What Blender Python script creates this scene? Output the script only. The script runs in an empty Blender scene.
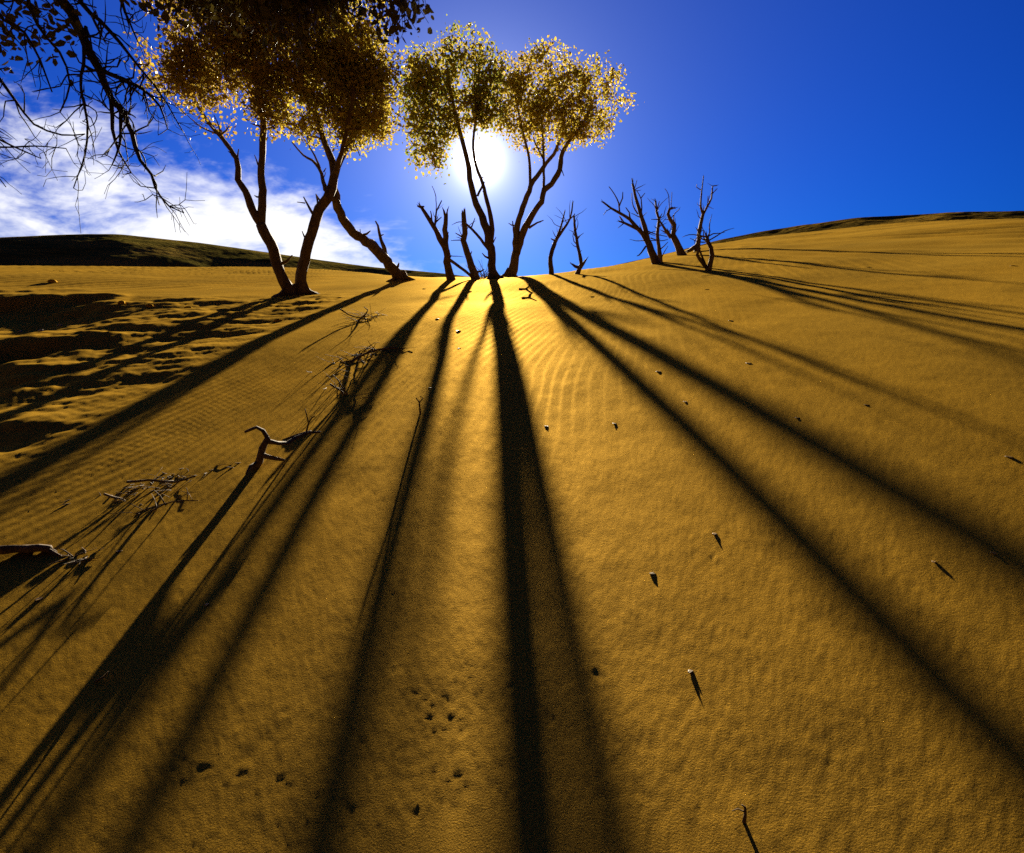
import bpy, math, random
import numpy as np
from mathutils import Vector

R = math.radians
random.seed(11)
RNG = np.random.default_rng(11)
S = bpy.context.scene
COL = S.collection

# ------------------------------------------------------------------ camera
CAM_H = 1.1
PITCH = R(10)
FPX, CX, CY = 560.0, 512.0, 426.5
CP, SP = math.cos(PITCH), math.sin(PITCH)

def ray(px, py):
    """direction of a photo pixel, scaled so that y = 1"""
    u, v = px - CX, CY - py
    y = FPX * CP + v * SP
    z = -FPX * SP + v * CP
    return u / y, 1.0, z / y

def at(px, py, depth):
    x, _, z = ray(px, py)
    return Vector((x * depth, depth, CAM_H + z * depth))

SUN_PX = (479, 160)
_s = Vector(ray(*SUN_PX)).normalized()
SUN_DIR = _s
SUN_EL = math.asin(_s.z)

# ------------------------------------------------------------------ noise
_perm = RNG.random((256, 256))
def vnoise(x, y):
    x = np.asarray(x, float); y = np.asarray(y, float)
    xi = np.floor(x).astype(int); yi = np.floor(y).astype(int)
    fx = x - xi; fy = y - yi
    fx = fx * fx * fx * (fx * (fx * 6 - 15) + 10); fy = fy * fy * fy * (fy * (fy * 6 - 15) + 10)
    g = lambda a, b: _perm[a & 255, b & 255]
    return ((g(xi, yi) * (1 - fx) + g(xi + 1, yi) * fx) * (1 - fy)
            + (g(xi, yi + 1) * (1 - fx) + g(xi + 1, yi + 1) * fx) * fy) * 2 - 1

def fbm(x, y, o=4):
    s = 0; a = 1.0
    for i in range(o):
        s = s + a * vnoise(x * 2**i + 17.3 * i, y * 2**i - 9.1 * i); a *= .5
    return s

def sst(a, b, x):
    t = np.clip((x - a) / (b - a), 0, 1)
    return t * t * (3 - 2 * t)

# ------------------------------------------------------------------ terrain
TILT = .105
def plane(x, y):
    # rises to the right, sags into a shallow swale on the left
    yc = np.clip(y, -6, 14)
    prof = .226 * yc - .0039 * yc * yc - .065 * (np.exp(-np.clip(y, -6, None) / 1.6) - 1) * 1.0 + np.where(y > 14, .118 * (y - 14), 0) + np.where(y < -6, .27 * (y + 6), 0)     # convex: steeper low down
    prof = prof + .21 * sst(.15, 1.9, x) * np.exp(-(np.clip(y, -6, None) / 4.5)**2)
    return prof + np.where(x > 0, TILT * 1.3 * (np.logaddexp(0, (x + 1.6) / 1.3) - np.logaddexp(0, 1.6 / 1.3)), TILT * .75 * x * np.exp(-(x / 7.0)**2))

def softp(s, w):
    return w * np.logaddexp(0, s / w)

DROP, CW = .46, 2.2
def crest_fall(r, rc):
    return -DROP * softp(r - rc, CW)

# apparent height of the dune crest against the sky, by azimuth (photo pixels)
_crest_px = [(-60, 264), (0, 266), (140, 268), (280, 267), (340, 271), (400, 276.5), (450, 278), (500, 277), (550, 274.5),
             (600, 268), (650, 259.5), (690, 250), (720, 243), (800, 231), (860, 224), (950, 221), (1024, 221), (1100, 222)]
_AZ, _RC = [], []
_rr = np.linspace(4, 60, 500)
for (px, py) in _crest_px:
    x, y, z = ray(px, py)
    h = math.hypot(x, y); el = z / h; az = math.atan2(x, y)
    lo, hi = 6.0, 45.0
    for _ in range(40):
        m = .5 * (lo + hi)
        e = ((plane(_rr * math.sin(az), _rr * math.cos(az)) + crest_fall(_rr, m) - CAM_H) / _rr).max()
        if e > el: hi = m
        else: lo = m
    _AZ.append(az); _RC.append(m)
_AZ = np.array([-1.5] + _AZ + [1.5]); _RC = np.array([_RC[0]] + _RC + [_RC[-1]])

def rcrest(az):
    s = 0
    for o in (-.06, -.03, 0, .03, .06):
        s = s + np.interp(az + o, _AZ, _RC)
    return s / 5

def base_g(x, y):
    x = np.asarray(x, float); y = np.asarray(y, float)
    r = np.hypot(x, y) + 1e-9
    az = np.arctan2(x, np.where(y > .01, y, .01))
    front = sst(0, 3, y)
    z = plane(x, y) + front * crest_fall(r, rcrest(az)) - (1 - front) * 0
    z = np.where(y < -2, z * 1.0, z)
    # far away the ground levels out
    z = np.maximum(z, -6 + 0 * z) if np.ndim(z) else max(z, -6)
    return z

def lips(x, y):
    """wind-scoured hollows on the left: a lip, then a hollow that fills up again"""
    n = fbm(x * .9 + 3, y * .9, 3)
    out = 0
    for (yl, kx, xe, sl, xw, d, on, L, n0) in ((8.3, -.25, -4.7, .0, 1.6, .20, 1.1, 1.5, .55), (5.2, -.08, -3.35, .25, 1.1, .27, 1.2, .9, .5), (3.5, .10, -2.75, .2, .5, .06, .5, .5, .3)):
        yy = yl + kx * (x - xe) + n * n0
        s = yy - y
        m = sst(0, 1, (xe + sl * np.clip(s, 0, 5) + n * .35 - x) / xw)
        out = out - d * m * sst(0, on, s) * np.exp(-np.clip(s - on, 0, None)**2 / (2 * L**2))
        out = out + .12 * d * m * np.exp(-(s + .1)**2 / .10)
    return out

MARKS = []   # small prints in the sand: x, y, length, width, angle, depth
def _ground_march(px, py, fn):
    dx, dy, dz = ray(px, py)
    t = np.geomspace(.3, 34, 1500)
    for _ in range(2):
        h = np.nonzero(CAM_H + dz * t < fn(dx * t, t))[0]
        if not len(h):      # just above the crest: take the crest itself
            b = float(t[np.argmin(CAM_H + dz * t - fn(dx * t, t))]); return dx * b, b
        i = max(1, h[0]); t = np.linspace(t[i - 1], t[i], 40)
    i = np.nonzero(CAM_H + dz * t < fn(dx * t, t))[0]; b = float(t[i[0]] if len(i) else t[-1])
    return dx * b, b

def coarse(x, y):
    return base_g(x, y) + lips(x, y)

def mark(px, py, L, W, ang, d=.008):
    x, y = _ground_march(px, py, base_g)
    MARKS.append((x, y, L, W, ang, d))
_r2 = random.Random(5)
for (cx, cy, sx, sy, n) in ((440, 690, 60, 30, 16), (425, 718, 28, 14, 10), (585, 668, 20, 14, 5), (700, 610, 14, 40, 8), (785, 533, 22, 16, 7),
                            (730, 550, 30, 12, 5), (240, 740, 70, 40, 10), (620, 600, 60, 40, 6), (900, 460, 60, 40, 7), (440, 800, 50, 30, 7)):
    for _ in range((n + 1) // 2):
        mark(_r2.gauss(cx, sx * .6), min(846, _r2.gauss(cy, sy * .6)), _r2.uniform(.010, .020), _r2.uniform(.0065, .0085), _r2.uniform(-.6, .9), _r2.uniform(.0003, .0007))

def ground(x, y, fine=True):
    x = np.asarray(x, float); y = np.asarray(y, float)
    z = base_g(x, y)
    z = z + lips(x, y)
    r = np.hypot(x, y)
    z = z + .020 * fbm(x * .55 + 5, y * .4, 3) * sst(1, 6, r) + .16 * fbm(x * .12, y * .12 + 4, 2) * sst(25, 45, r)
    if not fine: return z
    # wind ripples
    warp = .22 * fbm(x * .4 + 9, y * .28 + 2, 2) + .030 * vnoise(x * 2.6, y * 1.3) + .012 * vnoise(x * 7, y * 2.2)
    lam = np.interp(r, [2, 5, 9, 14, 25], [.085, .10, .15, .20, .32])
    bend = .26 - .02 * np.clip(x, -12, 12) + np.where(x < -3, -.10 * np.clip(-3 - x, 0, 6), 0)
    # phase uses fixed-wavelength bands that cross-fade with distance
    rip = 0
    for (L, r0, r1, r2, r3) in ((.078, 1.9, 3.2, 6.5, 9), (.125, 6, 8.5, 11, 13.5), (.20, 10.5, 13, 26, 40)):
        w = sst(r0, r1, r) * (1 - sst(r2, r3, r))
        ph = 2 * np.pi * ((x * np.cos(.25) - y * np.sin(.25)) * 1.0 + warp + .05 * x * y / 6.0) / L
        q = .5 + .5 * np.sin(ph + .55 * np.sin(ph))
        rip = rip + w * L * (.062 if L < .1 else .072) * q * np.clip(.75 + .5 * vnoise(x * 1.6 + L * 40, y * .6), .25, 1.2)
    patch = np.clip(.46 + .40 * fbm(x * .35 + 20, y * .22 + 3, 3), .16, .80)
    right = (1 + .2 * sst(.1, -1.2, x)) * (1 - .82 * sst(-.2, .5, x) * (1 - sst(5.5, 8.5, r)))
    z = z + rip * patch * right
    # broad slanting ripples far out on the left
    z = z + sst(-3, -6, x) * sst(11.5, 14, r) * .014 * np.sin(2 * np.pi * (x * .93 - y * .36 + .3 * fbm(x * .3, y * .3, 2)) / .42)
    # long streaks of blown sand on the upper right slope
    z = z + sst(3, 5.5, x) * sst(8, 11, r) *   .030 * np.sin(2 * np.pi * (x * .985 + y * .17 + .35 * fbm(x * .25, y * .12, 2)) / .55) * np.clip(.6 + .9 * vnoise(x * .5, y * .2), 0, 1.2)
    # trampled, grainy near sand
    near = 1 - sst(7, 11, r)
    z = z + near * (.0012 * fbm(x * 6, y * 4 + x, 3) + .0002 * vnoise(x * 38, y * 30) + .0003 * vnoise(x * 90 + 5, y * 82))
    # rough wind-cut ground in the left hollows
    rough = sst(-2.1, -2.9, x) * sst(2.2, 2.9, y) * (1 - sst(8.5, 10, y))
    z = z + rough * (.024 * fbm(x * 1.4, y * 2.8, 4) + .006 * fbm(x * 7, y * 9, 2))
    sel = np.nonzero((r < 9).ravel())[0]
    xs, ys, add = x.ravel()[sel], y.ravel()[sel], np.zeros(len(sel))
    for (mx, my, L, W, a, d) in MARKS:
        m = np.nonzero((np.abs(xs - mx) < .09) & (np.abs(ys - my) < .09))[0]
        if not len(m): continue
        X, Y = xs[m] - mx, ys[m] - my
        ux = X * math.cos(a) + Y * math.sin(a); uy = -X * math.sin(a) + Y * math.cos(a)
        q = (ux / L)**2 + (uy / W)**2
        add[m] = np.clip(add[m], -.0007, .0007) - d * np.exp(-q) + d * .5 * np.exp(-((np.sqrt(q) - 1.6)**2) * 3)
    z = np.array(z, float); zf = z.reshape(-1); zf[sel] += add
    return zf.reshape(z.shape)

def gz(x, y):
    return float(ground(np.array([x]), np.array([y]))[0])

def gpix(px, py):
    """where a photo pixel meets the sand"""
    x, y = _ground_march(px, py, coarse)
    return Vector((x, y, gz(x, y)))

# ------------------------------------------------------------------ materials
def mat(name):
    m = bpy.data.materials.new(name); m.use_nodes = True
    nt = m.node_tree; nt.nodes.clear()
    return m, nt, (lambda t, **k: _node(nt, t, k)), nt.links.new

def _node(nt, t, k):
    n = nt.nodes.new(t)
    for a, b in k.items():
        if a in n.bl_rna.properties.keys() and a not in ('inputs',):
            setattr(n, a, b)
    return n

def ramp(n, pts):
    r = n.color_ramp
    while len(r.elements) < len(pts): r.elements.new(.5)
    for e, (p, c) in zip(r.elements, pts):
        e.position = p; e.color = (*c, 1) if len(c) == 3 else c

def sand_material():
    m, nt, N, L = mat('dune_sand')
    geo = N('ShaderNodeNewGeometry')
    out = N('ShaderNodeOutputMaterial'); b = N('ShaderNodeBsdfPrincipled')
    n1 = N('ShaderNodeTexNoise'); n1.inputs['Scale'].default_value = .7; n1.inputs['Detail'].default_value = 5
    L(geo.outputs['Position'], n1.inputs['Vector'])
    n2 = N('ShaderNodeTexNoise'); n2.inputs['Scale'].default_value = 210; n2.inputs['Detail'].default_value = 4; n2.inputs['Roughness'].default_value = .75
    L(geo.outputs['Position'], n2.inputs['Vector'])
    cr = N('ShaderNodeValToRGB'); ramp(cr, [(.28, (.172, .090, .0058)), (.5, (.232, .119, .0066)), (.72, (.298, .148, .0072))])
    L(n1.outputs['Fac'], cr.inputs['Fac'])
    gr = N('ShaderNodeValToRGB'); ramp(gr, [(.30, (.30, .28, .25)), (.48, (.95, .95, .95)), (.60, (1.15, 1.15, 1.1)), (.76, (2.1, 2.0, 1.8))])
    L(n2.outputs['Fac'], gr.inputs['Fac'])
    mx = N('ShaderNodeMix', data_type='RGBA', blend_type='MULTIPLY'); mx.inputs[0].default_value = 1
    L(cr.outputs['Color'], mx.inputs[6]); L(gr.outputs['Color'], mx.inputs[7])
    L(mx.outputs[2], b.inputs['Base Color'])
    b.inputs['Roughness'].default_value = .72
    b.inputs['Specular IOR Level'].default_value = .0
    n3 = N('ShaderNodeTexNoise'); n3.inputs['Scale'].default_value = 300; n3.inputs['Detail'].default_value = 5; n3.inputs['Roughness'].default_value = .7
    L(geo.outputs['Position'], n3.inputs['Vector'])
    n4 = N('ShaderNodeTexNoise'); n4.inputs['Scale'].default_value = 70; n4.inputs['Detail'].default_value = 5; n4.inputs['Roughness'].default_value = .6
    mp4 = N('ShaderNodeMapping'); mp4.inputs['Scale'].default_value = (.9, 1.1, 1); mp4.inputs['Rotation'].default_value = (0, 0, .5)
    L(geo.outputs['Position'], mp4.inputs['Vector']); L(mp4.outputs[0], n4.inputs['Vector'])
    b4 = N('ShaderNodeBump'); b4.inputs['Strength'].default_value = .6; b4.inputs['Distance'].default_value = .0006; L(n4.outputs['Fac'], b4.inputs['Height'])
    bp = N('ShaderNodeBump'); bp.inputs['Strength'].default_value = .8; bp.inputs['Distance'].default_value = .0008
    L(b4.outputs['Normal'], bp.inputs['Normal'])
    L(n3.outputs['Fac'], bp.inputs['Height']); L(bp.outputs['Normal'], b.inputs['Normal'])
    gl = N('ShaderNodeBsdfGlossy'); gl.inputs['Roughness'].default_value = .66; gl.inputs['Color'].default_value = (1, .63, .13, 1)
    L(bp.outputs['Normal'], gl.inputs['Normal'])
    ms = N('ShaderNodeMixShader'); ms.inputs[0].default_value = .10
    L(b.outputs[0], ms.inputs[1]); L(gl.outputs[0], ms.inputs[2]); L(ms.outputs[0], out.inputs[0])
    return m

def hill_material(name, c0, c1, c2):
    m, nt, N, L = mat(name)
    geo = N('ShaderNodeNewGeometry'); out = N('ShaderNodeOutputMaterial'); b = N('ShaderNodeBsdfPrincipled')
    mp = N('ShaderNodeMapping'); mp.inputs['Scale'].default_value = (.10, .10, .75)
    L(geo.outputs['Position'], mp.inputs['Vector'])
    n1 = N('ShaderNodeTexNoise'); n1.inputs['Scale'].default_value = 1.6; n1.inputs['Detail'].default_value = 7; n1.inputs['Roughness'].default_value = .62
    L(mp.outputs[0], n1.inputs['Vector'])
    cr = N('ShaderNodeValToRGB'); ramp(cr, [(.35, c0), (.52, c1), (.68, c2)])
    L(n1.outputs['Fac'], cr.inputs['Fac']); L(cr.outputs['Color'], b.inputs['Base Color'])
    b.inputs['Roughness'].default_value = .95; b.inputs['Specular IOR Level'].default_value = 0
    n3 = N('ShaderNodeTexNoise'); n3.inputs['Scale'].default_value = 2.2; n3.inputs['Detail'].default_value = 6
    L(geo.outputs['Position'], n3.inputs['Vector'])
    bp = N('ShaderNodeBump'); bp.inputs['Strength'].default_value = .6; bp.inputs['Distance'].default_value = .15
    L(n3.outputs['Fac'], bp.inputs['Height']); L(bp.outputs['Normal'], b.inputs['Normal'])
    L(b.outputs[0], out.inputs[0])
    return m

def bark_material(name, c0, c1, bump=.035, scale=17):
    m, nt, N, L = mat(name)
    tc = N('ShaderNodeTexCoord'); out = N('ShaderNodeOutputMaterial'); b = N('ShaderNodeBsdfPrincipled')
    mp = N('ShaderNodeMapping'); mp.inputs['Scale'].default_value = (1, 1, .20)
    L(tc.outputs['Object'], mp.inputs['Vector'])
    n1 = N('ShaderNodeTexNoise'); n1.inputs['Scale'].default_value = scale; n1.inputs['Detail'].default_value = 7; n1.inputs['Roughness'].default_value = .65
    L(mp.outputs[0], n1.inputs['Vector'])
    cr = N('ShaderNodeValToRGB'); ramp(cr, [(.32, c0), (.66, c1)])
    L(n1.outputs['Fac'], cr.inputs['Fac']); L(cr.outputs['Color'], b.inputs['Base Color'])
    b.inputs['Roughness'].default_value = .85; b.inputs['Specular IOR Level'].default_value = .2
    bp = N('ShaderNodeBump'); bp.inputs['Strength'].default_value = .9; bp.inputs['Distance'].default_value = bump
    L(n1.outputs['Fac'], bp.inputs['Height']); L(bp.outputs['Normal'], b.inputs['Normal'])
    L(b.outputs[0], out.inputs[0])
    return m

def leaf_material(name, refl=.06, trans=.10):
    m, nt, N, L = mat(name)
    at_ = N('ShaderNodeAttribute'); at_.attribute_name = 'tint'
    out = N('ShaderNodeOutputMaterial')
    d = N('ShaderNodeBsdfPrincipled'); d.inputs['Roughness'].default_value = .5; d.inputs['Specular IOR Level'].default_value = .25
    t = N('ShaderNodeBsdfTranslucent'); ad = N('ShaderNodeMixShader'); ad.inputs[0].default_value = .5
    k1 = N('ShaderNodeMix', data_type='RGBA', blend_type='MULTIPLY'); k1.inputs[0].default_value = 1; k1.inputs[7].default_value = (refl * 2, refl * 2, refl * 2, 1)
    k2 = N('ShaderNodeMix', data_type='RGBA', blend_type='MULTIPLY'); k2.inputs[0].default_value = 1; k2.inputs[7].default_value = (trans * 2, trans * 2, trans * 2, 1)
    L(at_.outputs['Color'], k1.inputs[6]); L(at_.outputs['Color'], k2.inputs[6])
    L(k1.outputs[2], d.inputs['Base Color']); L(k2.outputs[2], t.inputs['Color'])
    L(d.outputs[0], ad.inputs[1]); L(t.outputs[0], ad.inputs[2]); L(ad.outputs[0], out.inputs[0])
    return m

M_SAND = sand_material()
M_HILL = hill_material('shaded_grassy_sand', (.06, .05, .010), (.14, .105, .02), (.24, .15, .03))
M_RIDGE = hill_material('crusted_ridge_sand', (.05, .035, .008), (.13, .075, .012), (.20, .11, .014))
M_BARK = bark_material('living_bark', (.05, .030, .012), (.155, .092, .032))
M_BARKD = bark_material('silhouette_bark', (.02, .013, .008), (.055, .036, .022))  # bark colour darkened to paint in the overhanging tree's backlit silhouette
M_DEAD = bark_material('weathered_dead_wood', (.05, .030, .013), (.155, .092, .036))
M_DRIFT = bark_material('grey_driftwood', (.04, .024, .012), (.14, .085, .038), bump=.006, scale=40)
M_LEAF = leaf_material('autumn_leaf', .22, .22)
M_LEAFB = leaf_material('brown_leaf', .25, .17)
M_LEAFD = leaf_material('shaded_leaf', .14, .06)  # darker leaf copy: the overhanging crown's shade is put into its colour
M_DRYLEAF = leaf_material('fallen_leaf', .30, .12)
m_, nt_, N_, L_ = mat('pale_stone')
o_ = N_('ShaderNodeOutputMaterial'); b_ = N_('ShaderNodeBsdfPrincipled'); n_ = N_('ShaderNodeTexNoise'); n_.inputs['Scale'].default_value = 60
c_ = N_('ShaderNodeValToRGB'); ramp(c_, [(.3, (.16, .11, .06)), (.7, (.42, .33, .2))]); L_(n_.outputs['Fac'], c_.inputs['Fac']); L_(c_.outputs['Color'], b_.inputs['Base Color'])
b_.inputs['Roughness'].default_value = .8; L_(b_.outputs[0], o_.inputs[0]); M_STONE = m_

# ------------------------------------------------------------------ object helpers
def np_mesh(name, verts, faces, m, smooth=True, tint=None):
    """verts (n,3), faces list of arrays (k,3) or (k,4)"""
    me = bpy.data.meshes.new(name)
    verts = np.asarray(verts, np.float32)
    fl = [np.asarray(f, np.int32) for f in faces if len(f)]
    me.vertices.add(len(verts)); me.vertices.foreach_set('co', verts.ravel())
    loops = np.concatenate([f.ravel() for f in fl]); me.loops.add(len(loops)); me.loops.foreach_set('vertex_index', loops)
    tot = np.concatenate([np.full(len(f), f.shape[1], np.int32) for f in fl])
    st = np.concatenate([[0], np.cumsum(tot)[:-1]]).astype(np.int32)
    me.polygons.add(len(tot)); me.polygons.foreach_set('loop_start', st); me.polygons.foreach_set('loop_total', tot)
    me.polygons.foreach_set('use_smooth', np.full(len(tot), smooth, bool))
    if tint is not None:
        a = me.color_attributes.new('tint', 'FLOAT_COLOR', 'POINT')
        a.data.foreach_set('color', np.asarray(tint, np.float32).ravel())
    me.update(calc_edges=True); me.validate()
    me.materials.append(m)
    return me

def link(name, me, parent=None, loc=None):
    o = bpy.data.objects.new(name, me); COL.objects.link(o)
    if parent: o.parent = parent
    if loc is not None: o.location = loc
    return o

def tag(o, label=None, cat=None, group=None, kind=None):
    if label: o['label'] = label
    if cat: o['category'] = cat
    if group: o['group'] = group
    if kind: o['kind'] = kind
    return o

def empty(name, loc):
    o = bpy.data.objects.new(name, None); COL.objects.link(o); o.location = loc
    o.empty_display_size = .2
    return o

class MB:
    def __init__(s): s.v = []; s.q = []; s.t = []; s.n = 0
    def add(s, v, q=(), t=()):
        s.v.append(np.asarray(v, float))
        if len(q): s.q.append(np.asarray(q) + s.n)
        if len(t): s.t.append(np.asarray(t) + s.n)
        s.n += len(v)
    def mesh(s, name, m):
        f = []
        if s.q: f.append(np.concatenate(s.q))
        if s.t: f.append(np.concatenate(s.t))
        return np_mesh(name, np.concatenate(s.v), f, m)

def smooth_line(P, Rr, rnd, step, wig):
    """Catmull-Rom through the points, small random crooks added"""
    P = [Vector(p) for p in P]
    Q = [P[0] * 2 - P[1]] + P + [P[-1] * 2 - P[-2]]
    pts, rad = [], []
    for i in range(len(P) - 1):
        a, b, c, d = Q[i], Q[i + 1], Q[i + 2], Q[i + 3]
        n = max(1, int((c - b).length / step))
        for k in range(n):
            t = k / n
            p = .5 * ((2 * b) + (c - a) * t + (2 * a - 5 * b + 4 * c - d) * t * t + (3 * b - a - 3 * c + d) * t**3)
            r = Rr[i] * (1 - t) + Rr[i + 1] * t
            if 0 < i or k > 0:
                p = p + Vector((rnd.gauss(0, 1), rnd.gauss(0, 1), rnd.gauss(0, .5))) * wig * r
            pts.append(p); rad.append(r)
    pts.append(P[-1]); rad.append(Rr[-1])
    return pts, rad

def tube(mb, pts, rad, rnd, sides=8, lump=.12, tip=True):
    n = len(pts)
    if n < 2: return
    T = [(pts[min(i + 1, n - 1)] - pts[max(i - 1, 0)]).normalized() for i in range(n)]
    up = Vector((.31, .9, .2))
    a = T[0].cross(up).normalized()
    V = []
    ph = [rnd.uniform(0, 6.28) for _ in range(2)]
    for i in range(n):
        a = (a - T[i] * a.dot(T[i])).normalized(); b = T[i].cross(a)
        for k in range(sides):
            th = 2 * math.pi * k / sides
            r = rad[i] * (1 + lump * (math.sin(2 * th + ph[0] + i * .35) * .5 + math.sin(3 * th + ph[1] - i * .5) * .35 + rnd.gauss(0, .45)))
            V.append(pts[i] + (a * math.cos(th) + b * math.sin(th)) * r)
    q = []
    for i in range(n - 1):
        for k in range(sides):
            k2 = (k + 1) % sides
            q.append((i * sides + k, i * sides + k2, (i + 1) * sides + k2, (i + 1) * sides + k))
    V.append(pts[0] - T[0] * rad[0] * .3); V.append(pts[-1] + T[-1] * rad[-1] * (.8 if tip else .2))
    t = []
    for k in range(sides):
        k2 = (k + 1) % sides
        t.append((n * sides, k2, k)); t.append((n * sides + 1, (n - 1) * sides + k, (n - 1) * sides + k2))
    mb.add([tuple(v) for v in V], q, t)

def leaves_mesh(name, pos, size, aspect, m, rnd, pal, clump_tint=None):
    """many small folded leaf blades, each its own six-point blade"""
    n = len(pos)
    d = rnd.normal(size=(n, 3)); d[:, 2] -= .35; d /= np.linalg.norm(d, axis=1)[:, None]
    e = rnd.normal(size=(n, 3)); e -= d * (e * d).sum(1)[:, None]; e /= np.linalg.norm(e, axis=1)[:, None]
    f = np.cross(d, e)
    L = size * rnd.uniform(.42, 1.3, n)[:, None]; W = L * aspect * rnd.uniform(.8, 1.2, n)[:, None] * .5
    cup = W * rnd.uniform(.1, .5, n)[:, None]
    P0 = pos; P3 = pos + d * L + f * L * .12 * rnd.normal(size=(n, 1))
    A = pos + d * L * .32 + e * W + f * cup; B = pos + d * L * .72 + e * W * .75 + f * cup
    C = pos + d * L * .32 - e * W + f * cup; D = pos + d * L * .72 - e * W * .75 + f * cup
    V = np.stack([P0, A, B, P3, D, C], 1).reshape(-1, 3)
    i = np.arange(n)[:, None] * 6
    q = np.concatenate([i + np.array([[0, 1, 2, 3]]), i + np.array([[0, 3, 4, 5]])])
    pal = np.array(pal)
    u = rnd.random(n) * .55 + (.45 * clump_tint if clump_tint is not None else .45 * rnd.random(n))
    x = np.clip(u, 0, .999) * (len(pal) - 1); k = x.astype(int); fr = (x - k)[:, None]
    c = pal[k] * (1 - fr) + pal[k + 1] * fr
    c = c * rnd.uniform(.75, 1.25, (n, 1))
    c4 = np.concatenate([c, np.ones((n, 1))], 1)
    return np_mesh(name, V, [q], m, smooth=False, tint=np.repeat(c4, 6, 0))

# ------------------------------------------------------------------ trees built from measured stems
def grow_tree(name, label, cat, base, stems, twigs=(), crown=None, group=None, m=M_DEAD, seed=1, bury=.25, lean=0.0, depth=None, root_flare=1.4, step=.10):
    """stems: (part name, width at start, width at end, [pixel points, optional third value = metres further back])"""
    rnd = random.Random(seed)
    b = gpix(*base)
    dep = depth or b.y
    root = empty(name, b); tag(root, label, cat, group)
    k = dep / FPX * .985       # metres per photo pixel at that distance
    def pt(p):
        d = dep + (p[2] if len(p) > 2 else 0)
        return at(p[0], p[1], d) - b
    nodes = []
    for si, (pn, w0, w1, pts) in enumerate(stems):
        P = [pt(p) for p in pts]; n = len(P)
        rad = [.5 * k * (w0 + (w1 - w0) * i / (n - 1)) for i in range(n)]
        if si == 0:
            d0 = (P[0] - P[1]).normalized()
            P = [P[0] + Vector((d0.x * bury, 0, -bury))] + P; rad = [rad[0] * root_flare] + rad
            rad[1] *= 1 + .5 * (root_flare - 1)
        ln, rr = smooth_line(P, rad, rnd, step, .10)
        mb = MB(); tube(mb, ln, rr, rnd, 9 if w0 > 5 else 7, tip=False)
        # knots
        for _ in range(int(len(ln) * .10)):
            i = rnd.randrange(1, max(2, len(ln) - 1)); dd = Vector((rnd.gauss(0, 1), rnd.gauss(0, .6), abs(rnd.gauss(.4, .5)))).normalized()
            L = rr[i] * rnd.uniform(.9, 2.6)
            tube(mb, [ln[i], ln[i] + dd * (rr[i] + L * .5), ln[i] + dd * (rr[i] + L) + Vector((0, 0, L * .25))], [rr[i] * .35, rr[i] * .24, rr[i] * .1], rnd, 5)
        link(pn, mb.mesh(pn, m), root)
        nodes += [(p, r) for p, r in zip(ln, rr)]
    for (w0, w1, pts) in twigs:
        P = [pt(p) for p in pts]; n = len(P)
        rad = [.5 * k * (w0 + (w1 - w0) * i / (n - 1)) for i in range(n)]
        ln, rr = smooth_line(P, rad, rnd, step * .6, .25)
        mb = MB(); tube(mb, ln, rr, rnd, 5, lump=.1)
        link('twig', mb.mesh('twig', m), root)
    if cat == 'tree':
        r0 = .5 * k * stems[0][1]
        for q in range(4):
            a = rnd.uniform(0, 6.28); P = []
            for d, up in ((r0 * .3, r0 * 1.5), (r0 * 1.3, r0 * .35), (r0 * 2.6, -.01), (r0 * 4.4, -.09)):
                X, Y = b.x + d * math.cos(a), b.y + d * math.sin(a); a += rnd.gauss(0, .12); P.append(Vector((X, Y, gz(X, Y) + up)) - b)
            ln, rr = smooth_line(P, [r0 * .75, r0 * .55, r0 * .36, r0 * .2], rnd, .06, .08); mb = MB(); tube(mb, ln, rr, rnd, 8, lump=.15); link('root', mb.mesh('root', m), root)
    if cat == 'dead tree':
        mb = MB()
        for (pn, w0, w1, pts) in stems:
            e, e1 = pt(pts[-1]), pt(pts[-2]); d0 = (e - e1).normalized(); rE = .5 * k * w1
            for q in range(4 if w1 > 1.5 else 2):
                d = (d0 + Vector((rnd.gauss(0, .3), rnd.gauss(0, .3), rnd.gauss(.1, .3)))).normalized(); L0 = rE * rnd.uniform(1.5, 4.5); o = Vector((rnd.gauss(0, .4), rnd.gauss(0, .4), 0)) * rE
                tube(mb, [e + o - d0 * rE, e + o + d * L0 * .5, e + o + d * L0], [rE * .45, rE * .3, rE * .06], rnd, 5)
        cand = [(p, r) for p, r in nodes if p.z > .35]
        for q in range(9 if cand else 0):
            p, r = rnd.choice(cand); d = Vector((rnd.gauss(0, .8), rnd.gauss(0, .6), abs(rnd.gauss(.3, .5)))).normalized(); L0 = rnd.uniform(.10, .38); P = [p]
            for z_ in range(3):
                d = (d + Vector((rnd.gauss(0, .3), rnd.gauss(0, .3), rnd.gauss(.05, .25)))).normalized(); P.append(P[-1] + d * L0 / 3)
            r1 = min(r * .4, .011); ln, rr = smooth_line(P, [r1, r1 * .8, r1 * .6, r1 * .25], rnd, .05, .3); tube(mb, ln, rr, rnd, 5, lump=.1)
        tag(link('fine_twigs', mb.mesh('fine_twigs', m), root), kind='stuff')
    if crown:
        crown_parts(root, b, dep, nodes, k, m, rnd, seed, **crown)
    return root

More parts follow.
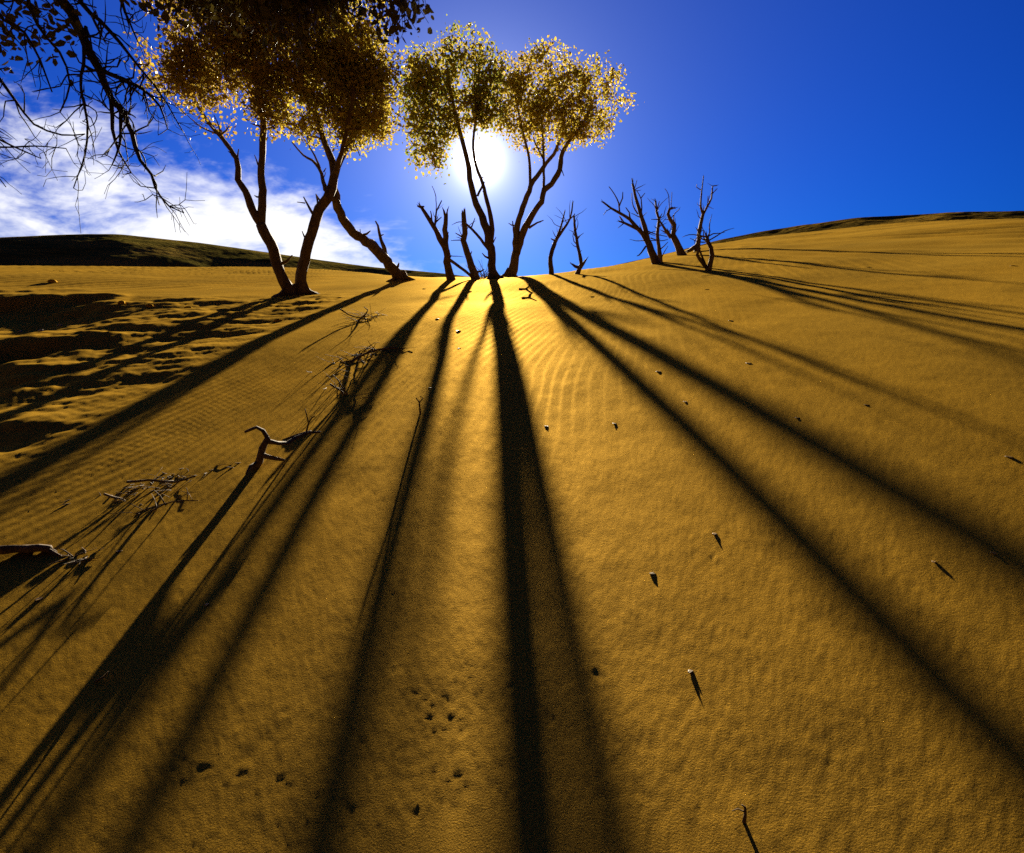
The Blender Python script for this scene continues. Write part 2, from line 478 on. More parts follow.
def crown_parts(root, b, dep, nodes, k, m, rnd, seed, lobes, n_tips, n_leaf, pal, size=.07, aspect=.62, avoid=None, lm=None, gate=-.5, dscale=.9, spread=.095, shift=0.0):
    rg = np.random.default_rng(seed)
    tips = []
    W = np.array([l[2] * l[3] for l in lobes], float); W /= W.sum()
    while len(tips) < n_tips:
        l = lobes[rg.choice(len(lobes), p=W)]
        v = rg.normal(size=3); v /= np.linalg.norm(v); rad = rg.random()**.40 * (1 + (.36 * rg.random() if rg.random() < .36 else 0))
        px = l[0] + l[2] * v[0] * rad; py = l[1] - l[3] * v[2] * rad
        dd = l[2] * k * dscale * v[1] * rad + shift
        if avoid and any((px - a)**2 + (py - c)**2 < q * q for a, c, q in avoid): continue
        p = np.array(at(px, py, dep + dd) - b)
        if vnoise(np.array([p[0] * 1.7 + seed]), np.array([p[2] * 1.7 + p[1] * .7]))[0] < gate: continue
        tips.append(p)
    tips = np.array(tips)
    # each tip joins the nearest wood already there, nearest tips first
    wood = np.array([tuple(p) for p, r in nodes]); wr = np.array([r for p, r in nodes])
    zmin = np.percentile(wood[:, 2], 45)
    ok = wood[:, 2] > zmin
    wood = wood[ok]; wr = wr[ok]
    order = np.argsort([((wood - t)**2).sum(1).min() for t in tips])
    mb = MB(); twig_pts = []
    for i in order:
        t = tips[i]
        dv = wood - t
        cost = np.sqrt((dv**2).sum(1)) + .9 * np.clip(dv[:, 2], 0, None)   # prefer to grow upward
        j = int(np.argmin(cost)); a = wood[j]
        mid = (a + t) / 2 + rg.normal(size=3) * .10 * np.linalg.norm(t - a) + np.array([0, 0, -.06 * np.linalg.norm(t - a)])
        r0 = min(wr[j] * .6, .022); r0 = max(r0, .006)
        P = [Vector(a), Vector(a * .6 + mid * .4), Vector(mid), Vector(mid * .4 + t * .6), Vector(t)]
        rr = [r0, r0 * .85, r0 * .7, r0 * .5, .003]
        ln, r2 = smooth_line(P, rr, rnd, .12, .2)
        tube(mb, ln, r2, rnd, 4, lump=.05)
        for p, r in zip(ln[1:], r2[1:]):
            wood = np.vstack([wood, np.array(p)]); wr = np.append(wr, max(r, .006))
        twig_pts.append(np.array([tuple(p) for p in ln[len(ln) // 3:]]))
    tag(link('branchwork', mb.mesh('branchwork', m), root), kind='stuff')
    # leaves along the outer twigs
    per = max(1, n_leaf // len(twig_pts))
    pos, ct = [], []
    for tp in twig_pts:
        kk = int(per * rg.uniform(.25, 1.9)); c = rg.random()
        idx = rg.integers(0, len(tp), kk)
        q = tp[idx] + rg.normal(size=(kk, 3)) * spread
        pos.append(q); ct.append(np.full(kk, c))
    pos = np.concatenate(pos); ct = np.concatenate(ct)
    if avoid:
        w = pos + np.array(b); yv = w[:, 1]; zz = w[:, 2] - CAM_H
        den = yv * CP - zz * SP; px = CX + FPX * w[:, 0] / den; py = CY - FPX * (yv * SP + zz * CP) / den
        keep = np.ones(len(pos), bool)
        for a, c, q in avoid:
            dist = np.hypot(px - a, py - c); keep &= rg.random(len(pos)) < np.clip((dist - q * .55) / (q * .6), 0, 1)
        pos = pos[keep]; ct = ct[keep]
    link('crown', leaves_mesh('crown', pos, size, aspect, lm or M_LEAF, rg, pal, ct), root)

GOLD = [(.45, .42, .06), (.66, .55, .07), (.95, .72, .08), (.90, .62, .07), (.65, .42, .06)]
OLIVE = [(.30, .42, .07), (.45, .46, .07), (.70, .58, .07), (.95, .68, .08), (.85, .52, .06)]
BROWN = [(.40, .33, .06), (.58, .42, .06), (.85, .58, .07), (.75, .46, .06), (.50, .32, .05)]
DARK = [(.30, .26, .06), (.40, .30, .06), (.55, .36, .06), (.40, .26, .05)]  # silhouette tones for the overhanging crown, shade painted into the leaves

# ------------------------------------------------------------------ the dune
def build_ground():
    rr = [0.0, .2, .36]
    while rr[-1] < 34: rr.append(rr[-1] * (1.0085 if rr[-1] > .9 else 1.03))
    while rr[-1] < 900: rr.append(rr[-1] * 1.08)
    rr = np.array(rr[1:])
    fine = np.arange(-56, 56.01, .115); side = np.concatenate([np.arange(60, 300.1, 6)])
    az = np.radians(np.concatenate([fine, side]))
    A, Q = np.meshgrid(az, rr)
    x = Q * np.sin(A); y = Q * np.cos(A)
    z = ground(x, y)
    nr, na = x.shape
    V = np.stack([x, y, z], -1).reshape(-1, 3)
    V = np.vstack([V, [[0, 0, gz(0, 0)]]])
    i = np.arange(nr - 1)[:, None]; j = np.arange(na)[None, :]; j2 = (j + 1) % na
    q = np.stack([i * na + j, (i + 1) * na + j, (i + 1) * na + j2, i * na + j2], -1).reshape(-1, 4)
    c = len(V) - 1
    t = np.stack([np.full(na, c), np.arange(na), (np.arange(na) + 1) % na], -1)
    me = np_mesh('sand_dune', V, [q[:, ::-1], t[:, ::-1]], M_SAND)
    # make sure the faces look up
    o = link('sand_dune', me)
    if me.polygons[0].normal.z < 0: me.flip_normals()
    tag(o, 'wind rippled golden sand dune slope rising to the trees', 'dune', kind='structure')
build_ground()

def far_hill(name, label, crest, dist, run, drop, m, rough, seed, steep=1.0):
    """a ridge: crest given as photo pixels at a distance; slopes down towards the camera over `run` metres"""
    az = []; top = []
    for (px, py) in crest:
        x, y, z = ray(px, py); h = math.hypot(x, y); az.append(math.atan2(x, y)); top.append(z / h)
    az = np.array(az); top = np.array(top)
    AZ = np.linspace(az[0], az[-1], 420)
    el = np.interp(AZ, az, top); kk = np.hanning(25); kk /= kk.sum()
    el = np.convolve(np.pad(el, 12, 'edge'), kk, 'valid')
    U = np.concatenate([np.linspace(-1, 0, 90), np.linspace(.03, 1.4, 22)])
    Ag, Ug = np.meshgrid(AZ, U); El = np.broadcast_to(el, Ag.shape)
    D = dist + 4 * np.sin(Ag * 3 + seed)
    H = CAM_H + El * D
    rad = D + Ug * run
    prof = np.where(Ug < 0, np.abs(Ug)**1.25, 1.1 * Ug**1.6 + .12 * Ug)
    x = rad * np.sin(Ag); y = rad * np.cos(Ag)
    nz = fbm(x * .16 + seed, y * .16, 5)
    z = H - drop * prof + rough * nz * (1 - .85 * np.exp(-(Ug / .05)**2))
    nr, na = x.shape
    V = np.stack([x, y, z], -1).reshape(-1, 3)
    i = np.arange(nr - 1)[:, None]; j = np.arange(na - 1)[None, :]
    q = np.stack([i * na + j, i * na + j + 1, (i + 1) * na + j + 1, (i + 1) * na + j], -1).reshape(-1, 4)
    me = np_mesh(name, V, [q], m); o = link(name, me)
    tag(o, label, 'hill', kind='structure')

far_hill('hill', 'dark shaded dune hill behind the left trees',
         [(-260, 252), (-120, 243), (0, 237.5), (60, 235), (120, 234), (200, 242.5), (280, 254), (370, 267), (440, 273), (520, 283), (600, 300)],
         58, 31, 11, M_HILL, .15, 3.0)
far_hill('ridge', 'rough crusted sand ridge on the right skyline',
         [(520, 285), (600, 268), (660, 255), (720, 239.5), (760, 231.5), (860, 217), (950, 212), (1024, 211), (1150, 214), (1300, 230)],
         36, 12, 3.4, M_RIDGE, .20, 7.0)

# ------------------------------------------------------------------ leafy trees
LEFT_G, MID_G, DEAD_G = 'leafy trees on the left of the crest', 'leafy trees in the middle of the crest', 'bare dead trees on the dune crest'
tree_a = grow_tree('leafy_tree', 'leftmost leafy tree, slim trunk forking into two crooked stems', 'tree', (290, 295),
    [('trunk', 11.5, 9, [(290, 295), (279.6, 273), (273.7, 250), (260.9, 224)]),
     ('limb', 7.5, 2.2, [(260.9, 224), (250.3, 205.5), (245.6, 191.4), (237.4, 179.7), (238.6, 168), (236.2, 158.6), (226.9, 144.5, .1), (215.2, 130.5, .2), (202, 113, .3), (190, 92, .3), (180, 70, .3)]),
     ('limb', 8, 4, [(261, 224), (262, 205), (263, 190), (261, 175), (262.2, 158.6), (263, 140), (263, 121), (261, 98), (258, 60), (254, 25), (250, -20)])],
    [(1.8, .8, [(237.5, 158), (238.6, 149)]), (1.8, .7, [(217.5, 134, .2), (201, 127, .1), (187, 115)]), (2.2, .8, [(220, 136), (219, 126), (214, 115)]),
     (1.8, .7, [(258, 165), (254.5, 155)]), (1.2, .6, [(186, 115), (176, 104)])],
    dict(lobes=[(190, 70, 48, 40), (235, 70, 50, 58), (215, 45, 55, 50), (262, 95, 34, 40), (165, 45, 30, 35), (275, 40, 45, 50), (170, 10, 40, 50), (230, -5, 60, 50), (280, -15, 50, 50)], n_tips=420, n_leaf=29000, pal=BROWN, lm=M_LEAFB, size=.060, dscale=.5),
    group=LEFT_G, m=M_BARK, seed=3)
tree_b = grow_tree('leafy_tree', 'leafy tree with the thick upright trunk and broken stubs, second from the left', 'tree', (301.5, 294),
    [('trunk', 11, 9, [(301, 294), (301, 274), (306.4, 253), (310.6, 234), (314.8, 219), (320, 208.7), (327.5, 198), (331.7, 187.6)]),
     ('limb', 8, 3, [(331.7, 188), (333.8, 175), (331.7, 160, .1), (324.3, 141, .2), (318, 120, .2), (311, 90, .2), (304, 55, .2), (306, 10, .2)]),
     ('limb', 5.5, 2.5, [(333.5, 176), (339, 160, -.2), (343, 145, -.3), (349, 120, -.4), (354, 90, -.5)]),
     ('limb', 4.2, 1.4, [(325.4, 190), (323, 179, .2), (319, 168.6, .3), (311.7, 160, .4), (303, 155, .5), (292, 142, .5)])],
    [(2.4, 1, [(320, 168.6, .3), (314.8, 156, .3), (309.6, 147, .3), (304, 128, .3)]), (3, 1.2, [(312.7, 214), (307.4, 204.5), (303.6, 197)]),
     (1.4, .7, [(305, 203), (297, 202)]), (2.4, 1, [(318, 204.5), (316, 195)]), (2.4, .8, [(306, 240), (302, 231)]), (1.4, .7, [(323.5, 172), (326, 168)]),
     (2, .8, [(337, 165), (345, 150), (356, 137)])],
    dict(lobes=[(320, 95, 50, 52), (345, 105, 42, 42), (300, 60, 45, 55), (295, 110, 34, 34), (340, 60, 45, 50), (310, 25, 55, 40), (330, 5, 55, 45), (300, -15, 50, 45), (362, 70, 30, 36)], n_tips=420, n_leaf=22500, pal=GOLD, size=.060, dscale=.5),
    group=LEFT_G, m=M_BARK, seed=5)
tree_c = grow_tree('leafy_tree', 'leafy tree whose bare trunk leans far left, with an upright snag near its foot', 'tree', (401.4, 281.5),
    [('trunk', 10, 6.6, [(401.4, 281.5), (392, 268, -.35), (381.4, 256, -.7), (373, 246.7, -1.0), (358, 236, -1.4), (346.5, 224.5, -1.7), (340, 213, -1.9), (335, 201, -2.05), (332.5, 192, -2.1)]),
     ('limb', 6, 2, [(332.5, 192, -2.1), (334, 180, -2.15), (341, 160, -2.15), (351, 138, -2.1), (362, 112, -2), (370, 85, -2)]),
     ('broken_limb', 4.5, 1.2, [(386, 261, -.55), (384, 248, -.6), (381, 240, -.6), (379, 232, -.6), (378, 225.6, -.6), (375.4, 221, -.6)])],
    [(2.6, 1.6, [(338, 208, -1.95), (338.5, 195, -1.95), (336, 187.6, -1.95)]), (1.6, .8, [(380, 236, -.6), (383.6, 234.5, -.6)]), (2.6, 1.6, [(375, 249, -.95), (373.5, 242, -.95)]),
     (1.6, .6, [(361, 239, -1.3), (360, 229, -1.3)]), (1.5, .6, [(367, 243, -1.15), (366.5, 236, -1.15)]), (1.4, .6, [(352, 137, -2.1), (358, 150, -2.1), (360, 156, -2.1)])],
    dict(lobes=[(368, 105, 28, 38), (355, 85, 32, 40), (375, 120, 18, 20), (345, 125, 26, 22), (378, 80, 16, 30)], shift=-2.0, n_tips=170, n_leaf=8500, pal=GOLD, size=.062, dscale=.7),
    group=LEFT_G, m=M_BARK, seed=8)
SUNGAP = [(478, 160, 33)]
tree_d = grow_tree('leafy_tree', 'leafy tree with the low sun shining through its fork', 'tree', (492.5, 279),
    [('trunk', 8.5, 7.2, [(492.8, 279), (492, 265.6), (492, 254), (489, 242), (486, 229), (482.5, 217)]),
     ('limb', 6.4, 3, [(482.5, 217.5), (476, 204), (473, 192), (470, 179), (469, 168), (466, 155), (462, 140), (457, 120), (451, 95), (447, 70)]),
     ('limb', 5, 2, [(490.4, 243), (491.5, 230), (490.4, 216), (486.8, 200), (484, 188), (480.4, 177.6), (476, 165), (473, 148), (475, 125), (480, 100)]),
     ('dead_limb', 3.2, 2, [(490.6, 252), (480.4, 239), (471.6, 229), (465, 223)])],
    [(2.6, 2, [(477.5, 196), (481, 188), (484, 182)]), (1.5, .7, [(471.6, 227), (475, 218)]), (1.6, .7, [(493, 243), (496, 237)])],
    dict(lobes=[(446, 84, 48, 52), (425, 108, 30, 42), (428, 142, 22, 28), (462, 70, 36, 38), (474, 112, 28, 38), (416, 84, 20, 36), (442, 158, 13, 16), (490, 100, 18, 44)], n_tips=330, n_leaf=12500, pal=OLIVE, size=.066, dscale=.34, gate=-.75, avoid=SUNGAP),
    group=MID_G, m=M_BARK, seed=13)
tree_f = grow_tree('leafy_tree', 'leafy tree with a forked trunk fanning out to the right of the sun', 'tree', (511.5, 275),
    [('trunk', 9, 8.6, [(511.5, 275), (514, 263), (516, 252)]),
     ('limb', 6.4, 2.4, [(515.7, 253), (515.7, 233), (518.7, 218.8), (524.9, 202), (531, 186), (540, 171.6, .1), (549.5, 159, .2), (556.7, 149, .3), (561, 130, .3), (566, 100, .3)]),
     ('limb', 7, 2.4, [(516.5, 254), (522.8, 233), (531, 216.7), (541.3, 202), (544.4, 190), (551.6, 184), (559.8, 169.5), (561, 157), (565, 147), (574, 134.6), (584, 122), (592, 105)]),
     ('limb', 3.2, 1.6, [(530, 188), (530, 169.5), (528, 151), (525, 141), (520, 120), (515, 95)]),
     ('limb', 3, 1.4, [(543.8, 190), (543.8, 167.5), (543.4, 151), (542.3, 132.6), (540, 105)])],
    [(2, 1, [(543.8, 160), (536, 145), (533, 132)]), (1.8, 1, [(513.8, 233), (512.6, 221)]), (2.6, 1, [(529, 228), (537, 223), (543.4, 220.4)]),
     (1.2, .6, [(537, 223), (541, 222)]), (1.3, .6, [(561, 168), (564, 176)])],
    dict(lobes=[(525, 98, 34, 46), (562, 92, 46, 50), (594, 98, 32, 40), (505, 90, 20, 40), (545, 118, 46, 34), (550, 68, 34, 22), (512, 128, 22, 20), (582, 122, 28, 22)], n_tips=380, n_leaf=13000, pal=GOLD, size=.068, dscale=.34, gate=-.75, avoid=SUNGAP),
    group=MID_G, m=M_BARK, seed=21)

# ------------------------------------------------------------------ dead trees and snags
grow_tree('dead_tree', 'broken snag leaning left, left of the sunlit tree, with a slanting prop limb', 'dead tree', (451, 280),
    [('trunk', 7.4, 3, [(451, 280), (447.4, 265.6, -.1), (446, 251, -.3), (439.3, 237.7, -.5), (434, 226, -.7), (427.6, 217, -.8), (421.7, 207.6, -.9)]),
     ('limb', 5.6, 4, [(446, 249, -.30), (445.2, 236, -.34), (445.4, 224, -.36), (446, 214, -.36)]),
     ('limb', 3.4, 2.8, [(449.6, 259.7), (459.9, 267, -.05), (471, 276, -.1)]),
     ('limb', 2.2, 1, [(435, 226, -.65), (436.6, 211, -.7), (441.5, 201, -.7)])],
    [(3, 1.4, [(421, 207, -.9), (417.5, 206, -.9)]), (3, 1.4, [(421.5, 207.5, -.9), (424, 206.5, -.9)]), (2, .9, [(432, 223, -.75), (430.5, 211, -.75)]), (1.6, .8, [(436, 222, -.68), (441.5, 217, -.68)]), (1.6, .8, [(443, 226, -.4), (447, 223, -.4)]),
     (1.6, .7, [(446.2, 249, -.3), (448.4, 232, -.3)]), (1, .5, [(435.8, 215, -.7), (436, 197, -.7), (432, 186, -.7)])], group=DEAD_G, seed=31)
grow_tree('dead_tree', 'short snag with a ragged top close beside the sunlit trunk', 'dead tree', (474.5, 279),
    [('trunk', 7.6, 4.4, [(474.5, 279), (471.6, 265.6), (467, 252), (463.5, 240.6), (465, 233), (464, 222), (463.5, 213)])],
    [(2, .8, [(462.5, 237), (455.5, 233)]), (1.2, .6, [(460.5, 240), (451, 240.5)]), (1.6, .7, [(464.5, 229), (462, 222)]), (1.6, .7, [(470, 256), (472, 251)])], group=DEAD_G, seed=32)
grow_tree('dead_tree', 'slender forked snag standing just right of the fanning leafy tree', 'dead tree', (551.6, 275),
    [('trunk', 4.8, 4, [(551.6, 275), (550.5, 257.8), (554.6, 243)]),
     ('limb', 3.4, 1.2, [(554.6, 243), (560.8, 233), (570, 218.8), (572.8, 202)]),
     ('limb', 2.8, 1, [(555.5, 241), (560.8, 227), (565, 210.6)])],
    [(2.2, 1, [(555.5, 241), (551, 238.6)]), (1.5, .7, [(570, 219), (575, 214)]), (1, .5, [(562, 224), (564, 220)])], group=DEAD_G, seed=33)
grow_tree('dead_tree', 'thin snag leaning left out of a cluster of short stubs', 'dead tree', (578, 273.5),
    [('trunk', 4.6, 2, [(578, 273.5), (581, 264), (578, 245.5), (575.4, 231), (574, 217)]),
     ('stub', 4, 1.8, [(580, 268), (575, 266.5), (572, 264)]), ('stub', 4, 1.4, [(580, 268), (583, 264), (586.5, 259)])],
    [(1.2, .6, [(577, 240), (580, 236)])], group=DEAD_G, seed=34)
grow_tree('dead_tree', 'largest dead tree right of the crest, many bare branches leaning left', 'dead tree', (657, 263),
    [('trunk', 7.6, 5, [(657, 263), (651.7, 251), (647.4, 240), (643, 234)]),
     ('limb', 4.4, 1.6, [(643, 234), (635.7, 226.6), (629.5, 219), (619.7, 213), (611, 208), (603, 202)]),
     ('limb', 5, 2.2, [(648, 241), (645, 226.6), (641.8, 218), (638.8, 208), (635.7, 197), (632.6, 183.5)]),
     ('limb', 2.8, 1.2, [(637, 229), (624.6, 223), (618.5, 221)])],
    [(1.8, .8, [(619.7, 212.5), (618.5, 203), (614.8, 194.6), (609, 186.6)]), (1.6, .8, [(619.3, 206), (622.8, 198), (622.8, 192)]), (2, .9, [(630, 219), (629, 212), (625.8, 207.5)]),
     (1.6, .7, [(638, 214), (633, 205.7), (631.8, 193)]), (1.5, .7, [(641.8, 216), (641.2, 199.5), (637, 191)]), (1.2, .6, [(641, 198), (645, 193)]),
     (1.8, .8, [(646, 246), (639.4, 255), (637, 256)]), (1.4, .6, [(647, 231), (655, 234), (667, 236.5)]), (1.4, .6, [(650.5, 238), (659, 241), (667.7, 239.5)]),
     (1, .5, [(611, 208.5), (606, 211), (603.5, 215)]), (1.2, .6, [(624.6, 223), (619.5, 216), (622, 221.5)]), (1.2, .6, [(632.8, 184), (632, 178)]), (1.1, .5, [(634, 190), (637, 180)]), (1.2, .5, [(624, 223), (618, 228)])], group=DEAD_G, seed=35)
grow_tree('dead_tree', 'straight bare pole tree between the two leaning dead trees', 'dead tree', (660.5, 262),
    [('trunk', 4, 1.8, [(660.5, 262), (658.5, 246), (657.8, 229), (659, 219), (656.6, 212), (655.6, 201)])],
    [(1.8, .8, [(659, 219), (662, 213.7)]), (1.4, .6, [(657, 210), (659.5, 201)]), (1.2, .5, [(658, 219.5), (651, 219.3)]), (1.4, .6, [(659.5, 250), (664, 246), (668, 242)]), (1.2, .5, [(661, 259), (665, 251), (668, 246)])], group=DEAD_G, seed=36)
grow_tree('dead_tree', 'thick leaning dead trunk split into two arms beside the pole tree', 'dead tree', (681.4, 255),
    [('trunk', 6.2, 5.6, [(681.4, 252), (675.8, 241), (672.5, 235)]),
     ('limb', 4.6, 2.4, [(673, 236), (674.6, 225), (670, 219), (668, 214), (669.6, 209), (672.8, 208)]),
     ('limb', 3.4, 1.6, [(671, 237.5), (664.8, 229), (659.4, 220.5)])],
    [(.9, .5, [(669.5, 210), (668.5, 194.6), (664.8, 188.5)]), (.9, .5, [(671, 209), (672, 192)]), (1.4, .6, [(674, 224), (673.6, 215.5), (679.5, 209)]), (1.2, .5, [(675.5, 226), (675, 218)])], group=DEAD_G, seed=37)
grow_tree('dead_tree', 'tall thin dead tree with fine curling tips, farthest right of the upright ones', 'dead tree', (697.4, 251.5),
    [('trunk', 4.6, 2.8, [(697.4, 248), (699, 239), (700.5, 225), (703, 214)]),
     ('limb', 2.4, .9, [(703, 214), (700.7, 207), (701.7, 192), (703.5, 176)]),
     ('limb', 2.4, .9, [(703, 215), (707, 207), (711.5, 198), (712.8, 186), (717, 185.4)]),
     ('limb', 5, 3.4, [(697.5, 246), (693, 248.5), (689, 251)])],
    [(1.2, .6, [(704.6, 211), (707.8, 203), (708, 196)]), (1, .5, [(712.5, 193), (717.5, 188.5)]), (1, .5, [(701, 190), (696.5, 187), (697, 184)]), (1.3, .6, [(699.5, 231), (696.5, 228.5)]), (1.3, .6, [(700, 232), (703.5, 230)])], group=DEAD_G, seed=38)
grow_tree('dead_tree', 'small V shaped dead stump on the sand in front of the tall thin dead tree', 'dead tree', (708, 270),
    [('trunk', 5.5, 3.4, [(708, 270), (710, 265), (711.6, 256), (711, 247.5), (707.5, 241), (707, 237)]),
     ('limb', 4, 1.8, [(707, 268), (699.5, 258.6), (697, 255), (699, 249), (698.6, 245)]), ('limb', 2.2, 1.6, [(706.5, 267), (703, 259), (700, 251), (699.3, 249)])],
    [(1.2, .6, [(711, 248), (713.5, 247)])], group=DEAD_G, seed=39)

# ------------------------------------------------------------------ overhanging tree close on the left
def overhang():
    rnd = random.Random(77); rg = np.random.default_rng(77)
    b = Vector((-4.75, 1.9, gz(-4.75, 1.9)))
    root = empty('overhanging_tree', b)
    tag(root, 'near dark tree reaching into the top left corner with drooping bare branches', 'tree')
    k = 3.3 / FPX
    W = lambda px, py, d: at(px, py, d) - b
    hub = Vector((-3.75, 2.7, 3.75)) - b
    wood = []
    def add(name, P, rad, step=.07, wig=.10, sides=8):
        ln, rr = smooth_line(P, rad, rnd, step, wig)
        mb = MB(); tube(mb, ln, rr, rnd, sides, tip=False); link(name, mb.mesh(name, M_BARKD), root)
        wood.extend(zip(ln, rr)); return ln, rr
    add('trunk', [Vector((0, -.05, -.3)), Vector((.02, 0, .6)), Vector((.2, .2, 1.5)), Vector((.5, .5, 2.4)), hub], [.15, .13, .115, .10, .085])
    over = [hub, W(60, -70, 3.1), W(170, -110, 3.3), W(290, -90, 3.5), W(390, -60, 3.6)]
    add('limb', over, [.07, .055, .045, .032, .016])
    add('limb', [hub, W(-60, -90, 3.0), W(-40, -10, 3.0), W(-12, 66, 3.05)], [.06, .04, .03, .016])
    specs = [
        ([(40, -52, 3.1), (63, 0, 3.1), (77, 23, 3.12), (90, 51.5, 3.15), (99, 69.6, 3.2), (111, 98, 3.2), (124, 113, 3.2)], 8.5, 5.4),
        ([(124, 113, 3.2), (131.5, 134, 3.2), (140.5, 160, 3.2), (151, 175, 3.2), (155, 188, 3.2), (169, 206, 3.2), (184, 213, 3.2)], 4.8, .8),
        ([(111, 99, 3.2), (113, 129, 3.22), (118.6, 152, 3.25), (131.5, 173, 3.3)], 4, 1), ([(121, 110, 3.2), (120, 144, 3.15), (112, 165, 3.1)], 3.4, 1),
        ([(99, 69.6, 3.2), (124, 80, 3.15), (144, 90, 3.1), (160, 106, 3.1), (167.6, 129, 3.1)], 4.6, 1), ([(74, -45, 3.3), (82.2, 2.6, 3.3), (100, 20.6, 3.3), (121, 44, 3.3), (136.6, 64, 3.35), (160, 93, 3.4), (184, 133, 3.4)], 5.2, .8),
        ([(112, -60, 3.4), (121, 0, 3.4), (129, 20.6, 3.4), (139, 44, 3.4)], 4, .9), ([(86, 27, 3.15), (82.5, 64.5, 3.05), (80, 85, 3.0), (87.6, 124, 2.95), (85, 155, 2.95), (73.5, 188, 2.95)], 3.2, .8),
        ([(-14, 62, 3.05), (0, 80, 3.05), (15.5, 100.5, 3.05), (33.5, 124, 3.05), (62, 135, 3.05), (85, 134, 3.05)], 3.2, .9), ([(-40, 120, 3.0), (0, 140, 3.0), (26, 152, 3.0), (41, 158.5, 3.0)], 2.2, .7),
        ([(-40, 140, 3.0), (0, 147, 3.0), (35, 146, 3.0), (66, 148.5, 3.0)], 2, .7), ([(-30, 110, 3.0), (-12, 160, 3.0), (6, 187, 3.0)], 2, .7), ([(0, -50, 2.95), (-4, 10, 2.95), (24, 32, 2.95), (40, 60, 2.95), (52, 92, 2.95)], 3.4, 1),
        ([(20, -55, 3.0), (30, 8, 3.0), (45, 35, 3.0), (60, 52, 3.0), (70, 84, 3.0), (60, 112, 3.0)], 3.2, 1)]
    for pts, w0, w1 in specs:
        n = len(pts)
        add('branch', [W(*p) for p in pts], [.5 * k * (w0 + (w1 - w0) * i / (n - 1)) for i in range(n)], step=.05, wig=.22, sides=7)
    add('branch', [hub, W(-60, 60, 2.95), W(-42, 122, 3.0), W(-36, 142, 3.0)], [.03, .016, .009, .007])
    # fine crooked twigs off the hanging branches
    hang = [(p, r) for p, r in wood[60:] if r < .022]
    mb = MB(); tw = []
    for q in range(270):
        p, r = hang[rnd.randrange(len(hang))]
        L = rnd.uniform(.08, .26); d = Vector((rnd.gauss(.15, .8), rnd.gauss(0, .6), rnd.gauss(-.45, .6))).normalized()
        P = [p]
        for s in range(4):
            d = (d + Vector((rnd.gauss(0, .35), rnd.gauss(0, .35), rnd.gauss(-.02, .35)))).normalized(); P.append(P[-1] + d * L / 4)
        r0 = max(.0022, min(r * .6, .0055)); ln, rr = smooth_line(P, [r0, r0 * .8, r0 * .65, r0 * .5, .0012], rnd, .03, .15)
        tube(mb, ln, rr, rnd, 5, lump=.05); tw.append((P[-1], P[2]))
        if rnd.random() < .6:
            d2 = (d + Vector((rnd.gauss(0, .8), rnd.gauss(0, .8), rnd.gauss(0, .8)))).normalized(); a = P[2]
            ln, rr = smooth_line([a, a + d2 * L * .25, a + d2 * L * .5 + Vector((0, 0, rnd.gauss(0, .03)))], [r0 * .6, r0 * .5, .001], rnd, .03, .15); tube(mb, ln, rr, rnd, 5, lump=.05)
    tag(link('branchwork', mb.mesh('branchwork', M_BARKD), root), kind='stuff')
    # sprays of leaves hanging from above the frame
    mb = MB(); pos = []; ct = []
    for q in range(560):
        px = rnd.triangular(120, 438, 290); py = -18 + abs(rnd.gauss(0, 26)) * (1.0 if px < 330 else .9)
        if px > 375: py = rnd.uniform(-25, 48 - (px - 375) * .35)
        d = 3.2 + rnd.uniform(-.25, .5) + .2 * (px - 120) / 300
        e = W(px, py, d); s = W(px + rnd.gauss(0, 25), -75, d)
        j = min(range(len(over)), key=lambda i: (over[i] - s).length)
        m_ = s * .45 + e * .55 + Vector((rnd.gauss(0, .04), rnd.gauss(0, .04), 0))
        ln, rr = smooth_line([s, m_, e], [.006, .0035, .0012], rnd, .05, .3); tube(mb, ln, rr, rnd, 4, lump=.05)
        c = rnd.random()
        for _ in range(rnd.randrange(9, 17)):
            t = rnd.random()**.6; p = s.lerp(m_, t * 2) if t < .5 else m_.lerp(e, t * 2 - 1)
            pos.append(tuple(p + Vector((rnd.gauss(0, .035), rnd.gauss(0, .035), rnd.gauss(0, .035))))); ct.append(c)
    for q in range(44):                                   # thinner sprays over the left corner
        px = rnd.uniform(-10, 75); py = rnd.uniform(-20, 62); d = rnd.uniform(2.9, 3.3); e = W(px, py, d); c = rnd.random()
        for _ in range(rnd.randrange(3, 8)):
            pos.append(tuple(e + Vector((rnd.gauss(0, .04), rnd.gauss(0, .04), rnd.gauss(0, .04))))); ct.append(c)
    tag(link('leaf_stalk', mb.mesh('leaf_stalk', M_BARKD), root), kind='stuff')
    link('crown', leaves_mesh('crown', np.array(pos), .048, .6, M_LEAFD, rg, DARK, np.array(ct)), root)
overhang()

